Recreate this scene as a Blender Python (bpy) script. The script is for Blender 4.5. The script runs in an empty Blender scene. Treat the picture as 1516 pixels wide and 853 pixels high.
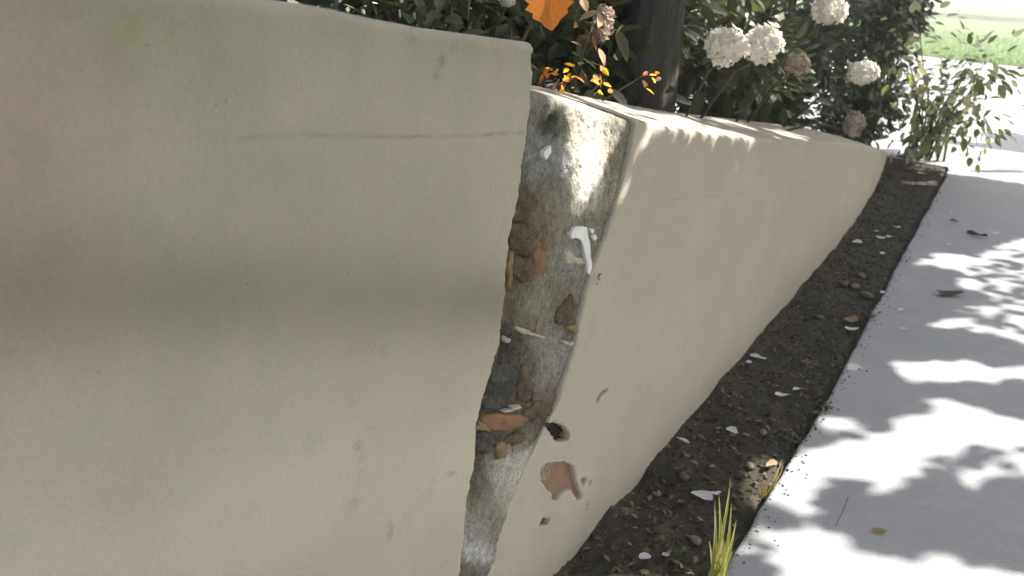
import bpy, bmesh, math, random
import numpy as np
from mathutils import Vector, Matrix, noise
random.seed(7); rng = np.random.default_rng(7)
S = bpy.context.scene; COL = S.collection
rad = math.radians

# ------------------------------------------------------------------ camera
FP, PITCH, ROLL, H = 1200.0, rad(22.5), rad(4), 1.45
F = np.array([0, math.cos(PITCH), -math.sin(PITCH)])
U0 = np.array([0, math.sin(PITCH), math.cos(PITCH)]); R0 = np.array([1., 0, 0])
RV = R0*math.cos(ROLL)+U0*math.sin(ROLL); UV = U0*math.cos(ROLL)-R0*math.sin(ROLL)
CAM = np.array([0, 0, H])
cd = bpy.data.cameras.new('camera'); cam = bpy.data.objects.new('camera', cd); COL.objects.link(cam)
cd.sensor_width = 36; cd.lens = 36*FP/1516; cd.clip_start = .05; cd.clip_end = 2000
cam.matrix_world = Matrix(((RV[0], UV[0], -F[0], 0), (RV[1], UV[1], -F[1], 0), (RV[2], UV[2], -F[2], H), (0, 0, 0, 1)))
cd.dof.use_dof = True; cd.dof.focus_distance = 1.75; cd.dof.aperture_fstop = 5
S.camera = cam
# ------------------------------------------------------------------ light
SUN_AZ, SUN_EL = rad(75), rad(40)         # azimuth clockwise from +Y
SUN = np.array([math.sin(SUN_AZ)*math.cos(SUN_EL), math.cos(SUN_AZ)*math.cos(SUN_EL), math.sin(SUN_EL)])
w = bpy.data.worlds.new('World'); S.world = w; w.use_nodes = True
nt = w.node_tree; bg = nt.nodes['Background']
sky = nt.nodes.new('ShaderNodeTexSky'); sky.sky_type = 'NISHITA'; sky.sun_disc = False
sky.sun_elevation = SUN_EL; sky.sun_rotation = SUN_AZ; sky.dust_density = 4; sky.air_density = 1.0; sky.ozone_density = .6
nt.links.new(sky.outputs[0], bg.inputs[0]); bg.inputs[1].default_value = .075
ld = bpy.data.lights.new('sun', 'SUN'); ld.energy = 4.6; ld.angle = rad(.53); ld.color = (1, .94, .84)
lo = bpy.data.objects.new('sun', ld); COL.objects.link(lo)
lo.rotation_euler = Vector(SUN).to_track_quat('Z', 'Y').to_euler(); lo.location = (12, 3, 10)
S.view_settings.view_transform = 'Standard'; S.view_settings.look = 'None'
S.view_settings.exposure = 2.2; S.view_settings.gamma = 1.0

# ------------------------------------------------------------------ geometry helpers
def ray(x, y): return F*FP+RV*(x-758)-UV*(y-426.5)
def gnd(x, y, z=0.): d = ray(x, y); return CAM+d*(z-H)/d[2]
def at(x, y, dep): return CAM+ray(x, y)/FP*dep
def project(P):
    d = P-CAM; z = d@F
    return 758+FP*(d@RV)/z, 426.5-FP*(d@UV)/z, z
A = gnd(870, 790); B = gnd(1230, 370); D = (B-A)/np.linalg.norm(B-A); N = np.array([D[1], -D[0], 0])
ZV = np.array([0, 0, 1.])
def bend(u): return -.17*(max(u-3, 0)/3)**2
def W(u, n, z): return A+D*u+N*(n+bend(u))+ZV*z
def wallc(x, y, off=0.):
    d = ray(x, y); t = ((A+N*off-CAM)@N)/(d@N); P = CAM+d*t
    return (P-A)@D, P[2]
def tolocal(P): q = np.asarray(P)-A; return q@D, q@N, P[2]
LOWT = np.array([(-1.4, 1.41), (-.7, 1.278), (-.5, 1.243), (-.26, 1.194), (-.04, 1.134), (.28, 1.07), (.877, .961), (1.85, .808), (3, .62), (4.4, .36), (5.5, .15), (6.1, .03), (7, -.1)])
TALT = np.array([(-4, 1.75), (-2, 1.50), (-1.4, 1.43), (-1.0, 1.383), (-.754, 1.345), (-.503, 1.317), (.5, 1.2)])
def zlow(u): return float(np.interp(u, LOWT[:, 0], LOWT[:, 1]))
def ztal(u): return float(np.interp(u, TALT[:, 0], TALT[:, 1]))
def nz(x, y, z, s=1.): return noise.noise(Vector((x*s, y*s, z*s)))
def fbm(x, y, z, s=1., o=4):
    v = 0; a = 1; t = 0
    for i in range(o): v += a*noise.noise(Vector((x*s+i*7.3, y*s, z*s))); t += a; s *= 2.07; a *= .55
    return v/t
def sstep(a, b, x): t = min(max((x-a)/(b-a), 0), 1); return t*t*(3-2*t)
def inpoly(x, y, P):
    c = False; j = len(P)-1
    for i in range(len(P)):
        xi, yi = P[i]; xj, yj = P[j]
        if (yi > y) != (yj > y) and x < (xj-xi)*(y-yi)/(yj-yi)+xi: c = not c
        j = i
    return c

def mesh_obj(name, verts, faces, m=None, parent=None, smooth=True, cols=None, origin=None):
    me = bpy.data.meshes.new(name); o = bpy.data.objects.new(name, me); COL.objects.link(o)
    verts = np.asarray(verts, dtype=float).reshape(-1, 3)
    if origin is not None: verts = verts-np.asarray(origin); 
    me.from_pydata(verts.tolist(), [], [list(f) for f in faces] if not isinstance(faces, list) else faces)
    if m is not None:
        for mm in (m if isinstance(m, list) else [m]): me.materials.append(mm)
    if smooth: me.polygons.foreach_set('use_smooth', [True]*len(me.polygons))
    if cols is not None:
        ca = me.color_attributes.new('tint', 'FLOAT_COLOR', 'POINT')
        c = np.ones((len(verts), 4)); c[:, :3] = np.asarray(cols).reshape(-1, 3) if np.ndim(cols) > 1 else np.repeat(np.asarray(cols)[:, None], 3, 1)
        ca.data.foreach_set('color', c.ravel())
    me.validate(); me.update()
    if origin is not None: o.location = origin
    if parent is not None:
        o.parent = parent
        o.location = (Vector(o.location)-Vector(parent.location)) if origin is not None else -Vector(parent.location)
    return o
def empty(name, loc, label, cat, group=None):
    o = bpy.data.objects.new(name, None); COL.objects.link(o); o.location = loc; o.empty_display_size = .1
    return tag(o, label, cat, group)
def tag(o, label=None, cat=None, group=None, kind=None):
    if label: o['label'] = label
    if cat: o['category'] = cat
    if group: o['group'] = group
    if kind: o['kind'] = kind
    return o

# ------------------------------------------------------------------ materials
def mat(name, c1, c2=None, scale=8., rough=.85, bump=.0, bscale=60., tint=None, spec=.3, transl=0., c3=None, specks=0., stretch=None, detail=6, rnd=0., grain=0.):
    m = bpy.data.materials.new(name); m.use_nodes = True; t = m.node_tree; L = t.links.new
    b = t.nodes['Principled BSDF']; b.inputs['Roughness'].default_value = rough; b.inputs['Specular IOR Level'].default_value = spec
    tc = t.nodes.new('ShaderNodeTexCoord'); src = tc.outputs['Object']
    if stretch:
        mp = t.nodes.new('ShaderNodeMapping'); mp.inputs['Scale'].default_value = stretch; L(src, mp.inputs[0]); vsrc = mp.outputs[0]
    else: vsrc = src
    def mix(f, a, bb, bl='MIX'):
        x = t.nodes.new('ShaderNodeMix'); x.data_type = 'RGBA'; x.blend_type = bl
        for s, v in ((x.inputs[0], f), (x.inputs[6], a), (x.inputs[7], bb)):
            if hasattr(v, 'node'): L(v, s)
            else: s.default_value = v if not isinstance(v, tuple) else (*v[:3], 1)
        return x.outputs[2]
    def ramp(fac, a, bb):
        r = t.nodes.new('ShaderNodeMapRange'); r.inputs[1].default_value = a; r.inputs[2].default_value = bb; r.clamp = True; L(fac, r.inputs[0]); return r.outputs[0]
    def tn(s, d=detail, v=None):
        n = t.nodes.new('ShaderNodeTexNoise'); n.inputs['Scale'].default_value = s; n.inputs['Detail'].default_value = d; L(v or src, n.inputs['Vector']); return n.outputs['Fac']
    col = c1
    if c2: col = mix(ramp(tn(scale, v=vsrc), .32, .68), c1, c2)
    if c3: col = mix(ramp(tn(scale*3.7, v=vsrc), .52, .7), col, c3)
    if specks:
        vo = t.nodes.new('ShaderNodeTexVoronoi'); vo.inputs['Scale'].default_value = 90; L(src, vo.inputs['Vector'])
        f = ramp(vo.outputs['Distance'], .14, .08); g = ramp(tn(14), .56, .66)
        mu = t.nodes.new('ShaderNodeMath'); mu.operation = 'MULTIPLY'; L(f, mu.inputs[0]); L(g, mu.inputs[1])
        m2 = t.nodes.new('ShaderNodeMath'); m2.operation = 'MULTIPLY'; L(mu.outputs[0], m2.inputs[0]); m2.inputs[1].default_value = specks
        col = mix(m2.outputs[0], col, tuple(x*.35 for x in c1))
    if tint:
        a = t.nodes.new('ShaderNodeAttribute'); a.attribute_name = 'tint'
        col = mix(1., col, a.outputs['Color'], 'MULTIPLY') if tint == 'mul' else mix(.55, a.outputs['Color'], mix(1., a.outputs['Color'], mix(ramp(tn(scale*6), .3, .7), (.6, .6, .6), (1.4, 1.4, 1.38)), 'MULTIPLY'))
    if grain:
        g_ = t.nodes.new('ShaderNodeMapRange'); g_.inputs[1].default_value = .3; g_.inputs[2].default_value = .7; g_.inputs[3].default_value = 1-grain; g_.inputs[4].default_value = 1+grain; L(tn(330, 3), g_.inputs[0])
        gc = t.nodes.new('ShaderNodeCombineColor'); [L(g_.outputs[0], gc.inputs[i]) for i in range(3)]; col = mix(1., col, gc.outputs[0], 'MULTIPLY')
    if rnd:
        oi = t.nodes.new('ShaderNodeObjectInfo'); r = t.nodes.new('ShaderNodeMapRange'); r.inputs[3].default_value = 1-rnd; r.inputs[4].default_value = 1+rnd; L(oi.outputs['Random'], r.inputs[0])
        cb = t.nodes.new('ShaderNodeCombineColor'); [L(r.outputs[0], cb.inputs[i]) for i in range(3)]
        col = mix(1., col, cb.outputs[0], 'MULTIPLY')
    if hasattr(col, 'node'): L(col, b.inputs['Base Color'])
    else: b.inputs['Base Color'].default_value = (*col, 1)
    if bump:
        bp = t.nodes.new('ShaderNodeBump'); bp.inputs['Strength'].default_value = bump; bp.inputs['Distance'].default_value = .004
        L(tn(bscale, 8), bp.inputs['Height']); L(bp.outputs[0], b.inputs['Normal'])
    if transl:
        tr = t.nodes.new('ShaderNodeBsdfTranslucent'); ms = t.nodes.new('ShaderNodeMixShader'); ms.inputs[0].default_value = transl
        out = t.nodes['Material Output']
        if hasattr(col, 'node'):
            L(mix(1., col, (1.15, 1.12, 1.) if c1[0] > .4 and c1[2] > .3 else (1.5, 1.6, .9), 'MULTIPLY'), tr.inputs[0])
        else: tr.inputs[0].default_value = (min(col[0]*1.5, 1), min(col[1]*1.6, 1), col[2]*.9, 1)
        L(b.outputs[0], ms.inputs[1]); L(tr.outputs[0], ms.inputs[2]); L(ms.outputs[0], out.inputs[0])
    return m
M = dict(
    render=mat('wall_render', (.448, .412, .344), (.398, .368, .308), 4, .92, .55, 150, tint='mul', specks=.9, spec=.2, grain=.065, c3=(.40, .38, .32)),
    core=mat('rubble_mortar', (.2, .19, .16), None, 16, .95, 1., 170, tint='set', spec=.15, grain=.28),
    brick=mat('brick_tan', (.27, .15, .08), (.16, .095, .058), 30, .9, .6, 160),
    tanbrick=mat('brick_pale', (.27, .185, .125), (.23, .15, .10), 35, .95, .5, 160),
    brownstone=mat('stone_brown', (.13, .098, .07), (.045, .035, .027), 30, .9, 1., 120, c3=(.16, .14, .11)),
    darkstone=mat('stone_dark', (.03, .03, .03), (.09, .088, .082), 35, .9, 1., 120, c3=(.13, .125, .115)),
    plaster=mat('plaster_chip', (.46, .43, .37), (.38, .34, .27), 50, .9, .5, 150),
    ochre=mat('plaster_ochre', (.28, .20, .11), (.18, .13, .075), 35, .9, .5, 150),
    white=mat('white_drip_sunfleck', (.78, .78, .80), (.7, .7, .73), 30, .6, .2, 90),
    walk=mat('sidewalk_concrete', (.36, .372, .395), (.33, .343, .365), 3, .85, .35, 140, specks=.5, grain=.16, c3=(.39, .39, .40)),
    soil=mat('soil', (.040, .036, .029), (.066, .060, .048), 7, .95, 1., 90, c3=(.05, .05, .03)),
    clod=mat('soil_clod', (.045, .04, .031), (.075, .066, .05), 25, .95, .8, 120, tint='mul'),
    pebble=mat('pebble', (.17, .15, .12), (.11, .10, .085), 30, .8, .5, 100, rnd=.35),
    petal=mat('petal_white', (.74, .73, .78), (.66, .64, .72), 40, .6, .1, 90, transl=.25),
    floret=mat('floret_cream', (.82, .80, .76), (.76, .73, .67), 25, .7, .1, 90, transl=.3, tint='mul'),
    pinkflo=mat('floret_pink', (.55, .46, .41), (.46, .37, .32), 25, .7, .1, 90, transl=.3, tint='mul'),
    leaf=mat('leaf_dark', (.085, .095, .055), (.06, .07, .042), 9, .4, .2, 40, tint='mul', transl=.18, spec=.35),
    leafo=mat('leaf_olive', (.095, .105, .05), (.07, .078, .038), 9, .38, .2, 40, tint='mul', transl=.25, spec=.4),
    leafl=mat('leaf_light', (.17, .20, .09), (.13, .155, .07), 9, .35, .2, 40, tint='mul', transl=.45, spec=.4),
    leafp=mat('leaf_sunlit', (.48, .47, .34), (.38, .38, .25), 9, .4, .2, 40, tint='mul', transl=.4, spec=.4),  # paler leaf copy with strong sunlight put into its colour
    silver=mat('leaf_silver', (.13, .145, .14), (.10, .115, .11), 20, .8, .2, 60, tint='mul'),
    orange=mat('leaf_orange', (.62, .21, .025), (.52, .15, .02), 20, .6, .2, 60, transl=.3),
    yellow=mat('leaf_yellow', (.72, .50, .06), (.6, .32, .03), 20, .5, .2, 60, transl=.5),
    rust=mat('leaf_rust', (.22, .09, .03), (.15, .06, .025), 20, .7, .3, 60, transl=.2),
    tan=mat('leaf_tan', (.34, .24, .13), (.26, .17, .09), 25, .8, .3, 60),
    deadleaf=mat('leaf_dead', (.075, .058, .042), (.05, .04, .03), 25, .9, .4, 60),
    litter=mat('leaf_litter', (.10, .08, .055), (.07, .065, .04), 12, .8, .3, 60, tint='mul'),
    bark=mat('bark', (.075, .068, .06), (.04, .037, .032), 30, .95, 1., 60, stretch=(1, 1, .18), c3=(.03, .028, .025)),
    stem=mat('stem', (.10, .085, .045), (.07, .06, .035), 20, .8, .3, 60),
    blade=mat('grass_blade', (.30, .31, .09), (.36, .33, .12), 12, .5, .1, 60, transl=.35),
    dry=mat('dry_grass', (.38, .31, .14), (.30, .23, .10), 12, .7, .1, 60, transl=.3),
    lawn=mat('lawn_ground', (.08, .17, .018), (.055, .12, .014), 3, .9, .5, 40, c3=(.13, .17, .045)),
    lawnb=mat('lawn_blade', (.10, .20, .018), (.07, .14, .014), 2, .6, 0, 40, transl=.3),
    ground=mat('ground', (.10, .10, .06), (.08, .075, .05), 1, .95, .4, 30),
)

# ------------------------------------------------------------------ crack outline (wall coordinates)
CL = [(780, 50), (780, 128), (773, 200), (760, 290), (747, 355), (741, 430), (734, 500), (713, 570), (700, 620), (697, 680), (685, 750), (675, 853), (668, 930), (660, 1080)]
CR = [(945, 120), (937, 180), (930, 220), (915, 280), (900, 330), (885, 370), (868, 410), (858, 460), (850, 500), (835, 550), (820, 605), (802, 640), (778, 690), (752, 750), (728, 830), (716, 870), (700, 930), (690, 1080)]
def crack_fn(L, seed):
    P = sorted([wallc(*q)[::-1] for q in L]); zs = np.array([p[0] for p in P]); us = np.array([p[1] for p in P])
    def f(z): return float(np.interp(z, zs, us))+.007*nz(z*22, seed, 0)+.005*nz(z*70, seed, 3)+.0035*nz(z*190, seed, 5)
    return f
UCL, UCR = crack_fn(CL, 1.7), crack_fn(CR, 9.2)
HOLES = [[(810, 628), (824, 626), (838, 632), (845, 643), (842, 652), (832, 655), (821, 654), (816, 642)],
         [(800, 692), (812, 685), (836, 683), (850, 690), (853, 712), (862, 735), (855, 745), (850, 732), (845, 726), (828, 733), (812, 728), (800, 712)],
         [(816, 728), (833, 730), (826, 742), (817, 741)],
         [(861, 708), (868, 706), (866, 724), (862, 722)],
         [(804, 766), (814, 768), (811, 778), (797, 779)],
         [(882, 592), (890, 579), (903, 574), (897, 583), (889, 588), (884, 597)]]
HOLES = [[wallc(*q, .010) for q in P] for P in HOLES]
HBOX = [(min(p[0] for p in P)-.004, max(p[0] for p in P)+.004, min(p[1] for p in P)-.004, max(p[1] for p in P)+.004) for P in HOLES]
def hole_at(u, z):
    for i, b in enumerate(HBOX):
        if b[0] < u < b[1] and b[2] < z < b[3] and inpoly(u+.0025*nz(u*150, z*150, 0), z+.0025*nz(u*150, z*150, 9), HOLES[i]): return i+1
    return 0

# ------------------------------------------------------------------ garden wall
wall = empty('garden_wall', tuple(W(-.3, 0, 0)), 'beige rendered garden wall stepping down beside the sidewalk with its render broken off at the step', 'wall')
THK = .30
def profile(joint, dmax, fine):
    """rows as (n, d): over the top from the back, round the arris, down the front"""
    rows = [(-THK, .45), (-THK, .03), (-THK+.01, .006)]
    for x in np.linspace(-THK+.03, -.02, 9): rows.append((x, 0.))
    for a in range(1, 8): t = a/8*math.pi/2; rows.append((-.016+.016*math.sin(t), .016-.016*math.cos(t)))
    d = .018
    while d < dmax:
        rows.append((0., d)); d += fine(d)
    ds = [r for r in rows if not (r[0] == 0 and abs(r[1]-joint) < .006)]
    for k in (-.005, -.002, 0, .002, .005): ds.append((0., joint+k))
    head = ds[:19]; tail = sorted(ds[19:], key=lambda r: r[1])
    return head+tail
MARKS = [(667, 702, 7, 2.5, .5), (525, 745, 3, 4, .5), (580, 380, 3, 3, .4), (571, 518, 2, 10, .35), (550, 632, 6, 2, .35), (610, 58, 4, 4, .4), (655, 90, 3, 8, .4), (645, 112, 2, 10, .35), (672, 72, 4, 3, .4), (535, 690, 2, 30, .18), (640, 700, 2, 40, .12), (578, 785, 3, 14, .25), (20, 525, 12, 4, .25), (620, 201, 8, 2, .25), (530, 660, 3, 6, .4), (170, 740, 60, 20, .06), (330, 120, 60, 60, .06), (420, 250, 80, 30, .04)]
def tone_tall(u, z):
    # soft dark band slanting across the panel, paler band below it, pinkish worn edge at the left
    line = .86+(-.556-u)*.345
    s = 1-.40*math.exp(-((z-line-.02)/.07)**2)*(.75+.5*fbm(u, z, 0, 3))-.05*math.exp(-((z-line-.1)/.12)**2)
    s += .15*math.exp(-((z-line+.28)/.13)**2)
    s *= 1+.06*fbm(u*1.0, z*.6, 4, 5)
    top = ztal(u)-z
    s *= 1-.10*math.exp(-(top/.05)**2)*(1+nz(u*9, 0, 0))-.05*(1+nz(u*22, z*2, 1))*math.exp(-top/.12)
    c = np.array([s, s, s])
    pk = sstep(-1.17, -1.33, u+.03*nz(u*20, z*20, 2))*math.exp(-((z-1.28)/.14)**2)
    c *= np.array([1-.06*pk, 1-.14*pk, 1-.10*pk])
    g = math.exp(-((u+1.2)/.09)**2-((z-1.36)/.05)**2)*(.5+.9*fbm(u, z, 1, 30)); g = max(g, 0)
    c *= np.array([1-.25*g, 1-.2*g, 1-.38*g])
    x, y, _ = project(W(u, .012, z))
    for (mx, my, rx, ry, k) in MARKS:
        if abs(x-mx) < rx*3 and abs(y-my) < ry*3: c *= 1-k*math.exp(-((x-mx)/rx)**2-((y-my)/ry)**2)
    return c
def tone_low(u, z):
    top = zlow(u)-z
    s = 1+.05*fbm(u, z*.5, 4, 4)-.07*math.exp(-top/.03)*(1+nz(u*30, 0, 0))
    c = np.array([s, s, s])
    ft = math.exp(-max(z, 0)/.09)*(.8+.6*fbm(u, z, 3, 9))  # panel turns darker and cooler towards the foot
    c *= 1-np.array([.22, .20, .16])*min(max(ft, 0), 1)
    # rust wash round the knocked-out patch
    for (px, py, rx, ry, k) in ((812, 725, .05, .06, .10), (800, 775, .035, .03, .10), (795, 710, .03, .05, .06)):
        pu, pz = wallc(px, py); g = math.exp(-((u-pu)/rx)**2-((z-pz)/ry)**2)*(.6+.8*fbm(u, z, 8, 25)); c *= 1-np.array([.3, .8, 1.6])*k*max(g, 0)
    hl = wallc(865, 745)[0]
    if abs(u-hl-.0015*nz(z*60, 0, 0)) < .0018 and wallc(865, 788)[1] < z < wallc(865, 706)[1]: c *= .5
    return c

def panel(name, zt, joint, cols_s, ucrack, side, base_n, jdepth, tone_fn, far, holes):
    rows = profile(joint, 1.55, lambda d: (.0028 if .72 < d < 1.04 else .006) if holes else (.006 if d < 1.1 else .05))
    V = []; C = []; nr = len(rows); nc = len(cols_s)
    zmid = wallc(800, 600)[1]; zfe = wallc(790, 660)[1]
    for (n, d) in rows:
        dd = d if n == 0 else 0.
        for s in cols_s:
            u = ucrack(zt(-.3)-dd)+side*s
            for _ in range(3):
                z = zt(u)-d
                uc = ucrack(zt(u)-dd)
                u = uc+side*s if not far else uc+s*(far-uc)/(far+.2)
            z = zt(u)-d
            nn = n+base_n
            e = math.exp(-s/.004)
            if n == 0 and side > 0:
                fe = sstep(zmid, zfe, z)          # the render feathers out into the mortar low down
                nn = (base_n-.005*e)*(1-fe)+fe*(.001+(base_n-.001)*sstep(0, .07, s))
            elif n == 0: nn -= .006*e
            nn += .0022*fbm(u, z, 0, 2.5, 3)+.0007*nz(u*25, z*25, 1)
            if n == 0 and abs(d-joint) < .0035:
                k = (.45+.55*sstep(-.25, .4, fbm(u, 0, 2, 4, 3)+.1))*sstep(-1.3, -1.0, u) if side < 0 else sstep(0, .35, fbm(u, 0, 7, 3, 3)+.1)
                wgt = (1-abs(d-joint)/.0035)*k
                nn -= jdepth*wgt*.55
            else: wgt = 0
            if n != 0 and s > .005: z += .002*nz(u*12, n*12, 0)
            if side > 0: z += .15*max(0, -n-.016)          # the cap falls towards the sidewalk
            V.append(W(u, nn, z)); c = tone_fn(u, z)
            if wgt: c = c*(1-.3*wgt*(.6+nz(u*30, 0, 0)))
            C.append(c)
    Fc = []
    for r in range(nr-1):
        for k in range(nc-1):
            a, b, c, d = r*nc+k, r*nc+k+1, (r+1)*nc+k+1, (r+1)*nc+k
            if holes and rows[r][0] == 0:
                P = (V[a]+V[c])/2; uu, _, zz = tolocal(P)
                if hole_at(uu, zz): continue
            Fc.append((a, d, c, b) if side > 0 else (a, b, c, d))
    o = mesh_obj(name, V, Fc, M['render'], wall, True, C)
    me = o.data; bm = bmesh.new(); bm.from_mesh(me); bm.verts.ensure_lookup_table()
    back = -Vector(N)*.03
    be = [e for e in bm.edges if e.is_boundary]
    nb = {}
    for e in be:
        for a_, b_ in ((0, 1), (1, 0)): nb.setdefault(e.verts[a_], []).append(e.verts[b_])
    for _ in range(3):
        mv = {v: (v.co*.5+(q[0].co+q[1].co)*.25) for v, q in nb.items() if len(q) == 2 and holes}
        for v, c_ in mv.items(): v.co = c_
    res = bmesh.ops.extrude_edge_only(bm, edges=be); lay = bm.verts.layers.float_color['tint']
    for v in [g for g in res['geom'] if isinstance(g, bmesh.types.BMVert)]:
        v.co += back; t_ = v[lay]; v[lay] = (t_[0]*.36, t_[1]*.31, t_[2]*.25, 1)
    if side < 0:      # close the exposed end of the tall wall above the step
        bm.verts.ensure_lookup_table(); fv = [bm.verts[r*nc] for r in range(nr)]
        try: bm.faces.new(fv)
        except Exception: pass
    bm.normal_update(); bm.to_mesh(me); bm.free()
    return o
def spaced(first, grow, dense_to, total, mx=.12):
    s = [0.]; st = first
    while s[-1] < total:
        s.append(s[-1]+st)
        if s[-1] > dense_to: st = min(st*grow, mx)
    return s
tall = panel('tall_render_coat', ztal, .145, spaced(.004, 1.10, .03, 1.0, .012)+[1.05, 1.2, 1.5, 2.0, 2.5], UCL, -1, .012, .0035, tone_tall, 0, False)
low = panel('low_render_coat', zlow, .182, spaced(.0028, 1.06, .17, 6.3), UCR, 1, .010, .002, tone_low, 6.1, True)

# exposed rubble core, displaced and coloured blotch by blotch
BL = [(830, 432, 12, 20, (.15, .12, .085)), (900, 335, 12, 30, (.16, .14, .105)), (815, 585, 13, 18, (.14, .11, .08)), (790, 540, 10, 26, (.12, .095, .07)), (912, 250, 12, 34, (.15, .125, .09)), (815, 270, 12, 14, (.17, .145, .11)), (783, 480, 14, 10, (.16, .13, .09)), (758, 450, 12, 20, (.08, .066, .048)), (800, 160, 30, 26, (.20, .19, .165)), (820, 182, 15, 14, (.03, .031, .03)), (850, 180, 14, 30, (.30, .285, .24)), (790, 240, 22, 34, (.20, .20, .20)), (825, 245, 22, 28, (.26, .26, .27)), (872, 190, 16, 40, (.50, .48, .42)), (885, 262, 24, 45, (.60, .58, .52)), (915, 215, 14, 40, (.22, .205, .17)), (905, 300, 12, 40, (.17, .155, .125)), (835, 310, 24, 36, (.25, .235, .195)), (768, 260, 10, 34, (.10, .095, .085)),  # palest blotches at upper right paint the sun dapple brighter
      (775, 305, 26, 26, (.095, .07, .048)), (765, 340, 20, 24, (.07, .055, .04)), (805, 330, 18, 26, (.18, .155, .12)), (785, 375, 24, 34, (.06, .05, .037)), (797, 385, 10, 26, (.30, .175, .085)), (750, 425, 9, 28, (.17, .12, .06)), (768, 420, 16, 22, (.09, .078, .058)), (875, 330, 20, 26, (.22, .20, .165)), (870, 365, 20, 25, (.19, .18, .15)), (845, 385, 14, 22, (.27, .27, .29)), (820, 410, 18, 40, (.22, .21, .175)), (790, 445, 30, 30, (.23, .22, .185)), (850, 440, 16, 26, (.20, .19, .165)), (838, 465, 14, 20, (.12, .10, .072)),
      (757, 508, 28, 20, (.030, .030, .028)), (735, 520, 10, 24, (.05, .045, .04)), (800, 510, 22, 18, (.24, .23, .195)), (738, 560, 26, 34, (.05, .053, .053)), (765, 540, 12, 20, (.085, .08, .07)), (778, 575, 14, 32, (.095, .075, .055)), (810, 545, 20, 40, (.25, .245, .235)), (800, 612, 22, 16, (.14, .115, .09)), (722, 610, 14, 22, (.07, .065, .055)), (728, 650, 28, 18, (.075, .068, .055)), (765, 650, 20, 14, (.13, .10, .07)),
      (775, 690, 26, 36, (.42, .41, .39)), (745, 730, 20, 30, (.38, .37, .34)), (704, 680, 10, 34, (.07, .06, .042)), (712, 720, 14, 24, (.11, .105, .09)), (715, 760, 18, 22, (.21, .20, .165)), (705, 790, 20, 22, (.30, .295, .28)), (705, 820, 18, 14, (.42, .42, .42)), (738, 775, 12, 40, (.20, .19, .15)), (690, 845, 26, 16, (.13, .125, .10)),
      (838, 640, 40, 22, (.018, .015, .012)), (832, 708, 40, 30, (.27, .185, .125)), (866, 722, 22, 30, (.28, .185, .10)), (826, 739, 16, 8, (.06, .045, .03)), (806, 773, 14, 11, (.17, .075, .045)), (890, 585, 18, 16, (.28, .17, .10))]  # near-black blotch paints in the shade inside the hole
BLW = np.array([(a_, b_, c_, d_, *e_) for a_, b_, c_, d_, e_ in BL])
def core_color(u, z):
    x, y, _ = project(W(u, 0, z))
    x += 9*nz(u*40, z*40, 0)+5*nz(u*110, z*110, 4); y += 9*nz(u*40, z*40, 7)+5*nz(u*110, z*110, 2)
    q = ((x-BLW[:, 0])/BLW[:, 2])**2+((y-BLW[:, 1])/BLW[:, 3])**2
    k = np.exp(-q*.9)*2*(q < 9)/np.sqrt(BLW[:, 2]*BLW[:, 3]/400)
    c = (np.array((.205, .195, .165))*.06+(BLW[:, 4:]*k[:, None]).sum(0))/(.06+k.sum())
    f = 1+.45*fbm(u, z, 3, 55, 3)+.15*nz(u*200, z*200, 3)
    if nz(u*120, z*120, 11) > .45: f *= .6
    return c*max(f, .3)
us = []; V = []; C = []
rows = profile(.5, 1.55, lambda d: .0045); 
ncol = 120
for (n, d) in rows:
    dd = d if n == 0 else 0.
    for i in range(ncol):
        t = i/(ncol-1); u = -.45
        for _ in range(4):
            z = zlow(u)-dd; a = UCL(z)-.03; b = max(UCR(z)+.03, min(-.10, UCR(z)+.20) if z < .55 else -9); u = a+(b-a)*t
        z = zlow(u)-d
        nn = n-.004
        if n == 0:
            env = sstep(0, .03, d)
            lo_ = sstep(.52, .40, z)
            nn += env*(.010*fbm(u, z, 0, 14, 4)+.006*abs(nz(u*45, z*45, 3))+.0025*nz(u*130, z*130, 5))*(1-.55*lo_)
            nn += .004*lo_-.006*sstep(.02, .0, u-UCL(z))
            h = hole_at(u, z)
            nn = min(nn, .007)
            s_r = u-UCR(z)
            if s_r > .008: nn = min(nn, -.003) if h != 1 else -.014
            pu, pz = wallc(820, 181); g = math.exp(-((u-pu)/.016)**2-((z-pz)/.014)**2); nn -= .022*g
            pu, pz = wallc(755, 512); g = math.exp(-((u-pu)/.03)**2-((z-pz)/.02)**2); nn -= .008*g
        else:
            z += .003*nz(u*30, n*30, 0)-.003+.15*max(0, -n-.016)
        V.append(W(u, nn, z)); C.append(core_color(u, z))
Fc = []
for r in range(len(rows)-1):
    for k in range(ncol-1):
        a, b, c, d = r*ncol+k, r*ncol+k+1, (r+1)*ncol+k+1, (r+1)*ncol+k; Fc.append((a, d, c, b))
mesh_obj('rubble_core', V, Fc, M['core'], wall, True, C)

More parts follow.
